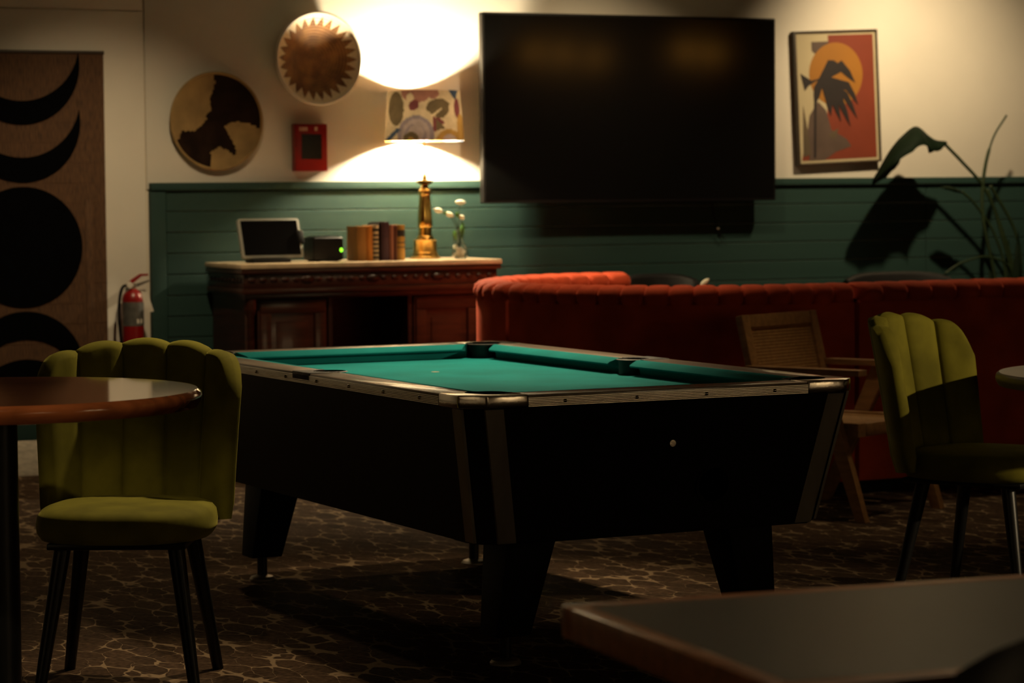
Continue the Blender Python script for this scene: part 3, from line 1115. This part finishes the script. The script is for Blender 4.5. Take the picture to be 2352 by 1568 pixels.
# ---- table lamp
LMX, LMY = 5.780, 12.62
lm = thing('table_lamp', 'brass column table lamp with a floral drum shade, switched on', 'lamp', (LMX, LMY, SBT))
lathe('base', [(.076, 0), (.076, .010), (.066, .016), (.064, .030), (.060, .034), (.058, .090), (.060, .094), (.046, .100), (.042, .112), (.036, .118), (.034, .135)], 'brass', lm, 40)
bm = bmesh.new()
loops = []
for z, r in ((.135, .0345), (.160, .034), (.165, .0375), (.195, .0375), (.205, .0345), (.318, .0275), (.322, .029)):
    loops.append([(r * (1 + (.05 * cos(12 * 2 * pi * i / 72) if .2 < z < .32 else 0)) * cos(2 * pi * i / 72), r * (1 + (.05 * cos(12 * 2 * pi * i / 72) if .2 < z < .32 else 0)) * sin(2 * pi * i / 72), z) for i in range(72)])
loft(bm, loops)
fin('column', bm, 'brass', lm, True, sharp=35)
lathe('capital', [(.028, .322), (.032, .330), (.032, .345), (.020, .358), (.018, .372), (.030, .378), (.042, .384), (.042, .396), (.012, .400), (.010, .420), (.007, .424)], 'brass', lm, 36)
tube('stem', [(0, 0, .42), (0, 0, .66)], .0045, 'brass', lm, 12)
lathe('socket', [(.014, .655), (.016, .665), (.016, .695)], 'brass', lm, 20)
ZS0, ZS1, RB, RTp = .596, .849, .2035, .184
# printed drum shade: the cloth is cut into coloured pieces by a traced floral design
SHM = [shade_cloth('shade_cream', (.66, .50, .30)), shade_cloth('shade_leaf', (.16, .115, .060)), shade_cloth('shade_mauve', (.30, .24, .25)),
       shade_cloth('shade_rose', (.38, .17, .12)), shade_cloth('shade_blue', (.060, .085, .13)), shade_cloth('shade_plum', (.20, .060, .060)),
       shade_cloth('shade_gold', (.46, .26, .07)), shade_cloth('shade_pale_mauve', (.46, .35, .31))]


def inpoly(x, y, pl):
    c = False
    j = len(pl) - 1
    for i in range(len(pl)):
        if (pl[i][1] > y) != (pl[j][1] > y) and x < (pl[j][0] - pl[i][0]) * (y - pl[i][1]) / (pl[j][1] - pl[i][1]) + pl[i][0]:
            c = not c
        j = i
    return c


def ell(cx, cy, rx, ry, rot=0, n=24):
    return [(cx + rx * cos(2 * pi * i / n) * cos(rot) - ry * sin(2 * pi * i / n) * sin(rot),
             cy + rx * cos(2 * pi * i / n) * sin(rot) + ry * sin(2 * pi * i / n) * cos(rot)) for i in range(n)]


# design space: x -1..1 across the visible front, y 0 (bottom) .. 1 (top)
DES = [(3, ell(-.22, .95, .40, .20)), (3, ell(.22, .93, .18, .10)), (0, ell(-.38, .84, .10, .10)),
       (5, ell(-.28, .70, .14, .10, .3)), (1, ell(-.74, .64, .20, .34, .1)),
       (1, [(.02, .62), (.12, .76), (.30, .83), (.50, .82), (.66, .75), (.64, .58), (.50, .45), (.34, .44), (.20, .52)]),
       (0, [(.16, .50), (.48, .66), (.44, .61), (.20, .46)]),
       (5, [(.22, .47), (.40, .44), (.52, .36), (.30, .18), (.20, .16)]), (1, [(.28, .42), (.46, .32), (.52, .24), (.30, .20)]),
       (2, ell(-.22, .12, .46, .38)), (7, ell(-.22, .12, .36, .31)), (2, ell(-.24, .08, .28, .25)), (7, ell(-.22, .14, .20, .18)), (1, ell(-.34, .02, .20, .15)), (6, ell(-.34, .0, .08, .08)),
       (4, [(-1.0, .0), (-.86, .0), (-.60, .22), (-.70, .26)]),
       (6, ell(.62, .02, .32, .20)), (7, ell(.62, -.04, .20, .16)),
       (4, [(.66, 1.0), (.92, 1.0), (.84, .82), (.76, .86)]), (5, ell(.86, .64, .075, .20)), (6, ell(.93, .25, .10, .28))]
NA, NZ = 220, 40
bm = bmesh.new()
V = []
for j in range(NZ + 1):
    t_ = j / NZ
    r = RB + (RTp - RB) * t_
    V.append([bm.verts.new((r * cos(2 * pi * i / NA), r * sin(2 * pi * i / NA), ZS0 + (ZS1 - ZS0) * t_)) for i in range(NA)])
facing = -pi / 2 - PSI * .9
for j in range(NZ):
    for i in range(NA):
        f = bm.faces.new((V[j][i], V[j][(i + 1) % NA], V[j + 1][(i + 1) % NA], V[j + 1][i]))
        a = (2 * pi * (i + .5) / NA - facing + pi) % (2 * pi) - pi
        # the print repeats round the drum
        a = (a + pi / 2) % pi - pi / 2
        x, y = sin(a), (j + .5) / NZ
        for mi, pl in DES:
            if inpoly(x, y, pl):
                f.material_index = mi
shade = fin('shade', bm, None, lm, True, mats=SHM, sharp=None)
bm = bmesh.new()
for k in range(3):
    a = 2 * pi * k / 3
    tube_bm(bm, [(.012 * cos(a), .012 * sin(a), ZS0 + .06), (RB * .96 * cos(a), RB * .96 * sin(a), ZS0 + .03)], .0018, 6)
fin('shade_spider', bm, 'brass', shade, True)
sphere('bulb', (0, 0, .712), .030, 'bulb', lm, (1, 1, 1.15), 20, 14)

# ---- glass vase with white flowers
vs = thing('flower_vase', 'small clear glass vase with white spathe flowers beside the brass lamp', 'vase', (5.918, 12.50, SBT))
lathe('glass', [(.030, 0), (.040, .012), (.043, .035), (.036, .062), (.020, .085), (.0175, .13), (.0215, .150), (.0195, .150), (.0155, .13), (.018, .086), (.033, .060), (.039, .036), (.036, .014), (.004, .010)], 'glass', vs, 32, cap=False)
for i in range(26):
    a, r = random.random() * 6.28, .027 * math.sqrt(random.random())
    sphere('pebble', (r * cos(a), r * sin(a), .019 + .035 * random.random()), .0085, 'pebble', vs, (1, 1, .8), 8, 6)


def petal(parent, base, tip, width, mat, name, cup=.35):
    b_, t_ = Vector(base), Vector(tip)
    d = t_ - b_
    view = Vector((-sin(PSI), -cos(PSI), 0))
    sd = d.cross(view).normalized()
    nn = sd.cross(d).normalized()
    bm = bmesh.new()
    rows = []
    for i in range(9):
        u = i / 8
        w = width * math.sin(pi * min(1, u * .93 + .07)) ** .8
        c = b_ + d * u + nn * (.12 * d.length * sin(pi * u))
        rows.append([bm.verts.new(c + sd * w * k / 2 - nn * cup * w * (abs(k) / 2) ** 2) for k in (-2, -1, 0, 1, 2)])
    for a, c in zip(rows[:-1], rows[1:]):
        for k in range(4):
            bm.faces.new((a[k], a[k + 1], c[k + 1], c[k]))
    o = fin(name, bm, mat, parent, True, sharp=None)
    s_ = o.modifiers.new('thickness', 'SOLIDIFY')
    s_.thickness = .0016
    return o


petal(BUD, (-.022, 0, .160), (.030, 0, .196), .013, 'petal', 'spathe')


def lz(x, z, y=12.50):      # room position to vase-local
    return (x - 5.918, y - 12.50, z - SBT)


for pts, tips in (([lz(5.918, 1.05), lz(5.912, 1.17), lz(5.918, 1.27), lz(5.922, 1.290)], (lz(5.895, 1.303), lz(5.955, 1.300))),
                  ([lz(5.918, 1.05), lz(5.906, 1.16), lz(5.855, 1.245), lz(5.815, 1.262)], (lz(5.825, 1.255), lz(5.772, 1.270))),
                  ([lz(5.918, 1.05), lz(5.914, 1.15), lz(5.885, 1.235), lz(5.870, 1.240)], (lz(5.886, 1.230), lz(5.832, 1.252))),
                  ([lz(5.918, 1.05), lz(5.925, 1.16), lz(5.930, 1.215), lz(5.932, 1.222)], (lz(5.942, 1.214), lz(5.918, 1.238))),
                  ([lz(5.918, 1.05), lz(5.890, 1.14), lz(5.885, 1.10), lz(5.898, 1.075)], (lz(5.905, 1.085), lz(5.880, 1.070)))):
    s_ = tube('flower_stem', spline(pts, 5), .0022, 'stem', vs, 6)
    petal(s_, tips[0], tips[1], .013, 'petal', 'spathe')
for b_, t_, w in ((lz(5.928, 1.12), lz(5.936, 1.205), .012), (lz(5.895, 1.11), lz(5.888, 1.165), .011), (lz(5.908, 1.225), lz(5.900, 1.255), .010), (lz(5.862, 1.245), lz(5.822, 1.250), .008)):
    petal(vs, b_, t_, w, 'fresh_leaf', 'leaf')

# ================================================================= on the back wall
# television
tv = thing('television', 'large black wall-mounted television, switched off', 'television', (7.03, 12.70, 1.293))
prism('casing', rrect(-.885, .885, 0, .985, .008), -.012, .030, 'plastic', tv, .003, plane='xz')
prism('screen', rrect(-.873, .873, .016, .973, .002), -.0135, -.0125, 'tv', tv, 0, plane='xz')
bx('rear_housing', -.62, .62, .030, .065, .05, .72, 'plastic', tv, .01)
bx('wall_bracket', -.28, .28, .065, .139, .28, .62, 'black_metal', tv, .004)
cb = tag(tube('cable', spline([(7.58, 12.82, 1.33), (7.60, 12.81, 1.20), (7.613, 12.80, 1.142), (7.640, 12.80, 1.10), (7.66, 12.80, 1.085)], 5), .004, 'plastic', None, 8),
         'short black cable dangling below the television', 'cable')
sphere('plug_tip', (7.613, 12.794, 1.141), .008, 'alu', cb, (1, 1, .8), 10, 8)

# crooked framed print
fr = thing('framed_print', 'framed poster of a dark palm leaf over an orange sun on the cream wall', 'picture', (8.395, 12.838, 1.860))
fr.rotation_euler = (0, radians(-2.4), 0)
AW, AH = .262, .358
for a in ((-AW - .012, -AW, -AH - .012, AH + .012), (AW, AW + .012, -AH - .012, AH + .012), (-AW, AW, AH, AH + .012), (-AW, AW, -AH - .012, -AH)):
    bx('frame', a[0], a[1], -.040, 0, a[2], a[3], 'frame_wood', fr, .002)
art = bx('canvas', -AW, AW, -.030, -.002, -AH, AH, 'art_cream', fr)
M_IN = .014


def paint(poly, mat, lvl):
    prism('print_shape', [((u - .5) * 2 * (AW - M_IN), (v - .5) * 2 * (AH - M_IN)) for u, v in poly], -.0302 - .0004 * lvl, -.0302, mat, art, 0, plane='xz')


paint([(.40, 1), (1, 1), (1, 0), (.0, 0), (.02, .06), (.20, .10), (.33, .24), (.36, .40), (.40, .62)], 'art_red', 1)
paint([(.18, .95), (.40, .95), (.42, .84), (.24, .84), (.18, .88)], 'art_grey', 2)
paint([(u, v) for u, v in ell(.49, .685, .355, .255, 0, 40)], 'art_sun', 3)
paint([(.10, 0), (.08, .20), (.12, .36), (.24, .47), (.34, .40), (.40, .24), (.60, .16), (.66, .10), (.45, .06), (.30, 0)], 'art_grey', 4)
paint([(.36, .20), (.50, .25), (.44, .16)], 'art_olive', 5)
paint([(.02, .03), (.04, .44), (.10, .20), (.12, .05)], 'art_olive', 5)
paint([(.155, .02), (.185, .02), (.215, .45), (.33, .66), (.30, .67), (.185, .46)], 'art_dark', 6)
paint([(.02, .70), (.16, .64), (.30, .66), (.12, .60), (.07, .56)], 'art_dark', 6)
c_ = (.30, .655)
for fi, (tip, mid, wd) in enumerate((((.53, .765), (.41, .755), .050), ((.74, .61), (.56, .735), .060), ((.77, .43), (.63, .575), .048), ((.75, .32), (.60, .50), .045), ((.655, .26), (.52, .47), .052), ((.53, .30), (.44, .47), .048), ((.40, .35), (.36, .51), .062), ((.19, .45), (.22, .57), .062))):
    a = Vector(c_)
    b_ = Vector(mid)
    t_ = Vector(tip)
    n1 = Vector((-(b_ - a).y, (b_ - a).x)).normalized()
    n2 = Vector((-(t_ - b_).y, (t_ - b_).x)).normalized()
    nn = (n1 + n2).normalized() * wd
    paint([tuple(a + n1 * .03), tuple(b_ + nn), tuple((b_ + t_) / 2 + n2 * wd * .75), tuple(t_), tuple((b_ + t_) / 2 - n2 * wd * .35), tuple(b_ - nn * .55), tuple(a - n1 * .03)], 'art_dark', 7 + fi * .4)

# round wall baskets: shallow bowls, disc in XZ, opening to the room


def bowl_rings(R, depth, rings, n):
    out = []
    for j in range(rings + 1):
        u = j / rings
        r = R * u
        y = -depth * u ** 2.2
        y -= .0035 * (j % 2)                 # coils
        out.append([(r * cos(2 * pi * i / n), y, r * sin(2 * pi * i / n)) for i in range(n)])
    return out


def wall_basket(label, loc, R, depth, mats, paintfn, rim, tilt):
    t = thing('wall_basket', label, 'basket', loc)
    t.rotation_euler = tilt
    n, rings = 120, 26
    L_ = bowl_rings(R, depth, rings, n)
    bm = bmesh.new()
    Vv = [[bm.verts.new(p) for p in l] for l in L_[1:]]
    c = bm.verts.new((0, 0, 0))
    for i in range(n):
        bm.faces.new((c, Vv[0][(i + 1) % n], Vv[0][i]))
    for a, b_ in zip(Vv[:-1], Vv[1:]):
        for i in range(n):
            j = (i + 1) % n
            f = bm.faces.new((a[i], a[j], b_[j], b_[i]))
            m = (a[i].co + b_[j].co) / 2
            f.material_index = paintfn(m.x / R, m.z / R)
    for f in bm.faces:
        if len(f.verts) == 3:
            f.material_index = paintfn(0, 0)
    me = bpy.data.meshes.new('bowl')
    bm.normal_update()
    bm.to_mesh(me)
    bm.free()
    o = link('bowl', me, None, t, True, mats)
    s_ = o.modifiers.new('thickness', 'SOLIDIFY')
    s_.thickness = .010
    s_.offset = 1
    bm = bmesh.new()
    tube_bm(bm, [(R * cos(2 * pi * i / 96), -depth, R * sin(2 * pi * i / 96)) for i in range(97)], .008, 8, False)
    fin('rim', bm, rim, t, True)
    return t


HIDE = [(1790, 590), (1900, 560), (2300, 700), (2300, 1100), (2200, 1095), (2120, 1050), (2010, 1025), (1940, 1035), (1895, 1070), (1930, 1140), (1960, 1200), (1985, 1270), (1985, 1310), (1960, 1312), (1900, 1270), (1850, 1245), (1800, 1275), (1770, 1290), (1768, 1400), (1750, 1500), (1500, 1450), (1400, 1250), (1490, 1190), (1530, 1110), (1640, 1110), (1700, 1060), (1740, 1010), (1745, 960), (1785, 930), (1770, 830), (1800, 740), (1815, 690)]
HIDE = [((x / 3.672 - 495) / 104.5, -(y / 3.672 - 278.5) / 113.5) for x, y in HIDE]
wall_basket('round wall basket of straw with dark hide patches', (4.735, 12.832, 1.716), .238, .022, ['straw', 'hide'], lambda x, z: 1 if inpoly(x, z, HIDE) else 0, 'straw', (0, 0, 0))
wall_basket('round woven wall basket with a pale zigzag rim', (5.262, 12.830, 2.030), .228, .085, ['basket'], lambda x, z: 0, M['tag'], (0, 0, 0))

# red call box
rb = thing('alarm_box', 'small red wall box with a dark window between the baskets and the lamp', 'alarm box', (5.232, 12.839, 1.584))
bx('housing', -.088, .088, -.048, 0, -.119, .119, 'red', rb, .006)
bx('window', -.052, .055, -.0495, -.0485, -.058, .066, 'glass_dark', rb)
bm = bmesh.new()
for x0, x1 in ((-.064, -.058), (-.054, -.047), (-.044, -.034), (-.031, -.020), (.018, .034)):
    box(bm, x0, x1, -.0490, -.0483, .084, .104)
fin('faded_lettering', bm, 'pale_print', rb)

# fire extinguisher on its hook
fx = thing('fire_extinguisher', 'red fire extinguisher with black hose hanging on the cream wall', 'fire extinguisher', (4.268, 12.762, .46))
lathe('cylinder', [(.046, 0), (.052, .006), (.053, .02), (.053, .382), (.048, .405), (.032, .425), (.020, .435)], 'red', fx, 36)
bm = bmesh.new()
loft(bm, [[(.0536 * cos(a), .0536 * sin(a), z) for a in [radians(-175 + 170 * i / 18) for i in range(19)]] for z in (.255, .372)], cap=False, closed=False)
o = fin('label', bm, 'silver_label', fx, True, sharp=None)
bm = bmesh.new()
for a0, z0 in ((-88, .268), (-66, .268)):
    loft(bm, [[(.0540 * cos(radians(a0 + 2 * i)), .0540 * sin(radians(a0 + 2 * i)), z) for i in range(8)] for z in (z0, z0 + .022)], cap=False, closed=False)
fin('label_symbols', bm, 'tag', o, True, sharp=None)
lathe('neck', [(.016, .430), (.016, .445), (.022, .447), (.022, .458), (.012, .462)], 'alu', fx, 20)
hd = prism('carry_handle', [(-.005, .440), (.030, .448), (.085, .470), (.085, .478), (.028, .462), (-.005, .456)], -.010, .010, 'alu_dull', fx, .002, plane='xz')
prism('lever', [(-.020, .452), (.010, .470), (.045, .496), (.080, .498), (.080, .508), (.040, .508), (.0, .485), (-.020, .470)], -.009, .009, 'red', fx, .002, plane='xz')
gg = lathe('pressure_gauge', [(.001, -.016), (.015, -.016), (.016, -.012), (.016, .0)], 'tag', fx, 20, axis='y')
gg.location = (-.022, -.014, .455)
tube('hose', spline([(-.020, 0, .455), (-.056, -.010, .440), (-.074, -.014, .36), (-.074, -.016, .25), (-.062, -.020, .14), (-.056, -.020, .08)], 6), .0075, 'plastic', fx, 10)
tube('nozzle', [(-.060, -.020, .135), (-.055, -.020, .02)], [.009, .014], 'plastic', fx, 12)
tg = prism('paper_tag', [(.022, .428), (.056, .420), (.088, .325), (.054, .318), (.034, .375)], -.058, -.0565, 'tag', fx, 0, plane='xz')
bx('wall_hook', -.012, .012, .02, .077, .40, .44, 'black_metal', fx, .003)

# reed wall hanging with moon phases
wh = thing('wall_hanging', 'brown reed wall hanging with black moon phases at the left edge', 'wall hanging', (3.745, 12.828, 0))
WHW, Z0, Z1 = .415, .285, 2.040
random.seed(3)
bm = bmesh.new()
NR = 60
for i in range(NR):
    x = -WHW + 2 * WHW * (i + .5) / NR
    w = WHW / NR * .94
    d = .006 + .002 * random.random()
    box(bm, x - w, x + w, -d / 2, d / 2, Z0, Z1)
pn = fin('reed_panel', bm, 'reed', wh)
pn['kind'] = 'stuff'
for z in [Z0 + .06 + i * .0975 for i in range(18)]:
    bx('binding_cord', -WHW, WHW, -.0052, -.0048, z - .002, z + .002, 'reed', wh)
bx('folded_edge', WHW - .105, WHW - .070, -.0075, -.0040, Z0, 1.33, 'reed', wh, .001)
tube('hanging_rod', [(-WHW - .02, 0, Z1 + .006), (WHW + .003, 0, Z1 + .006)], .009, 'frame_wood', wh, 12)
RM = .292


def moon(name, cz, cut):
    """disc of radius RM centred at cz, minus the same disc shifted by cut (0 = full)"""
    if cut == 0:
        pl = [(RM * cos(2 * pi * i / 64), cz + RM * sin(2 * pi * i / 64)) for i in range(64)]
    else:
        h = abs(cut) / 2
        a = math.asin(h / RM)
        sgn = 1 if cut > 0 else -1
        outer = [(RM * cos(t), cz - sgn * RM * sin(t)) for t in [-a + (pi + 2 * a) * i / 40 for i in range(41)]]
        inner = [(RM * cos(t), cz + cut - sgn * RM * sin(t)) for t in [pi - a - (pi - 2 * a) * i / 40 for i in range(1, 40)]]
        pl = outer + inner
    pl = [(x, max(z, Z0 + .012)) for x, z in pl]
    prism(name, pl, -.0085, -.0046, 'felt_black', wh, 0, plane='xz')


moon('moon_shape', 1.695 + RM, .115)
moon('moon_shape', 1.417 + RM, .121)
moon('moon_shape', 1.106, 0)
moon('moon_shape', .797 - RM, -.137)
moon('moon_shape', .565 - RM, -.16)

# ================================================================= potted plant behind the banquette
pp = thing('potted_plant', 'tall potted plant with a dark drooping paddle leaf by the framed poster', 'plant', (9.36, 12.58, 0))
lathe('pot', [(.13, 0), (.17, .30), (.185, .34), (.185, .36), (.165, .36), (.16, .33)], 'clay', pp, 36)
lathe('soil', [(.158, .320), (.158, .330), (.01, .338)], 'soil', pp, 24)


def pl(x, z, y=12.58):
    return (x - 9.36, y - 12.58, z)


def blade(name, mid, widths, drop, parent, mat='leaf', fold=.6, out=(0, -1, 0)):
    """leaf along a midrib polyline; halves fold away from it"""
    ms = spline(mid, 6)
    k = len(ms)
    bm = bmesh.new()
    rows = []
    for i, c in enumerate(ms):
        u = i / (k - 1)
        f = u * (len(widths) - 1)
        a = int(min(f, len(widths) - 2))
        w = widths[a] + (widths[a + 1] - widths[a]) * (f - a)
        t = (ms[min(i + 1, k - 1)] - ms[max(i - 1, 0)]).normalized()
        sd = Vector(out)
        sd = (sd - t * sd.dot(t)).normalized()
        dn = Vector((0, 0, -1))
        row = []
        for q in (-3, -2, -1, 0, 1, 2, 3):
            g = q / 3
            row.append(bm.verts.new(c + sd * w * g * (1 - fold * .5 * abs(g)) + dn * drop * w * abs(g) ** 1.4))
        rows.append(row)
    for a, c in zip(rows[:-1], rows[1:]):
        for q in range(6):
            bm.faces.new((a[q], a[q + 1], c[q + 1], c[q]))
    o = fin(name, bm, mat, parent, True, sharp=None)
    s_ = o.modifiers.new('thickness', 'SOLIDIFY')
    s_.thickness = .002
    return o


def petiole(pts, r):
    return tube('petiole', spline([pl(*p) for p in pts], 8), r, 'stem', pp, 8)


st = petiole([(9.36, .34), (9.43, .83), (9.34, 1.13), (9.224, 1.35), (9.074, 1.495), (8.945, 1.605)], .0095)
blade('leaf', [pl(8.965, 1.612), pl(8.90, 1.618), pl(8.853, 1.640), pl(8.765, 1.694), pl(8.68, 1.650), pl(8.59, 1.565), pl(8.475, 1.402)],
      [.014, .055, .075, .150, .170, .140, .03], .85, st, fold=.2, out=(-.569, -.822, 0))
petiole([(9.38, .34), (9.30, .84), (9.218, 1.18), (9.224, 1.426), (9.283, 1.622), (9.379, 1.757)], [.010] * 30 + [.006] * 11)
s2 = petiole([(9.34, .34), (9.375, .83), (9.30, 1.08), (9.17, 1.25), (9.075, 1.329)], .0075)
blade('leaf', [pl(9.085, 1.325), pl(9.04, 1.345), pl(8.98, 1.362), pl(8.92, 1.358)], [.010, .034, .040, .008], .5, s2)
petiole([(9.40, .34, 12.61), (9.42, .80), (9.34, 1.10), (9.25, 1.34)], .008)
petiole([(9.40, .34, 12.55), (9.48, .85), (9.44, 1.10), (9.27, 1.36)], .009)
petiole([(9.32, .34, 12.55), (9.36, .84, 12.5), (9.20, .96, 12.48), (9.0, .94, 12.46), (8.86, .88, 12.44)], .006)
for a, hgt in ((.3, .62), (1.4, .70), (2.6, .58), (4.4, .75)):
    petal(pp, (.05 * cos(a), .05 * sin(a), .36), (.16 * cos(a) + .08, .10 * sin(a), .36 + hgt), .030, 'leaf', 'leaf', .2)

# amber pendant lamps over the bar at the far side of the room (seen only as reflections in the television)
for i, (x, y) in enumerate(((10.9, 3.9), (11.35, 3.6), (11.9, 3.2), (12.15, 4.4), (12.6, 4.1))):
    pd = thing('pendant_lamp', 'amber glass pendant lamp over the bar, reflected in the television', 'lamp', (x, y, 2.50), 0, 'amber pendant lamps over the bar')
    lathe('shade', [(.02, .13), (.045, .11), (.075, .015), (.078, 0), (.072, 0), (.04, .10), (.015, .12)], 'amber', pd, 24, cap=False)
    tube('cord', [(0, 0, .12), (0, 0, .50)], .004, 'plastic', pd, 6)
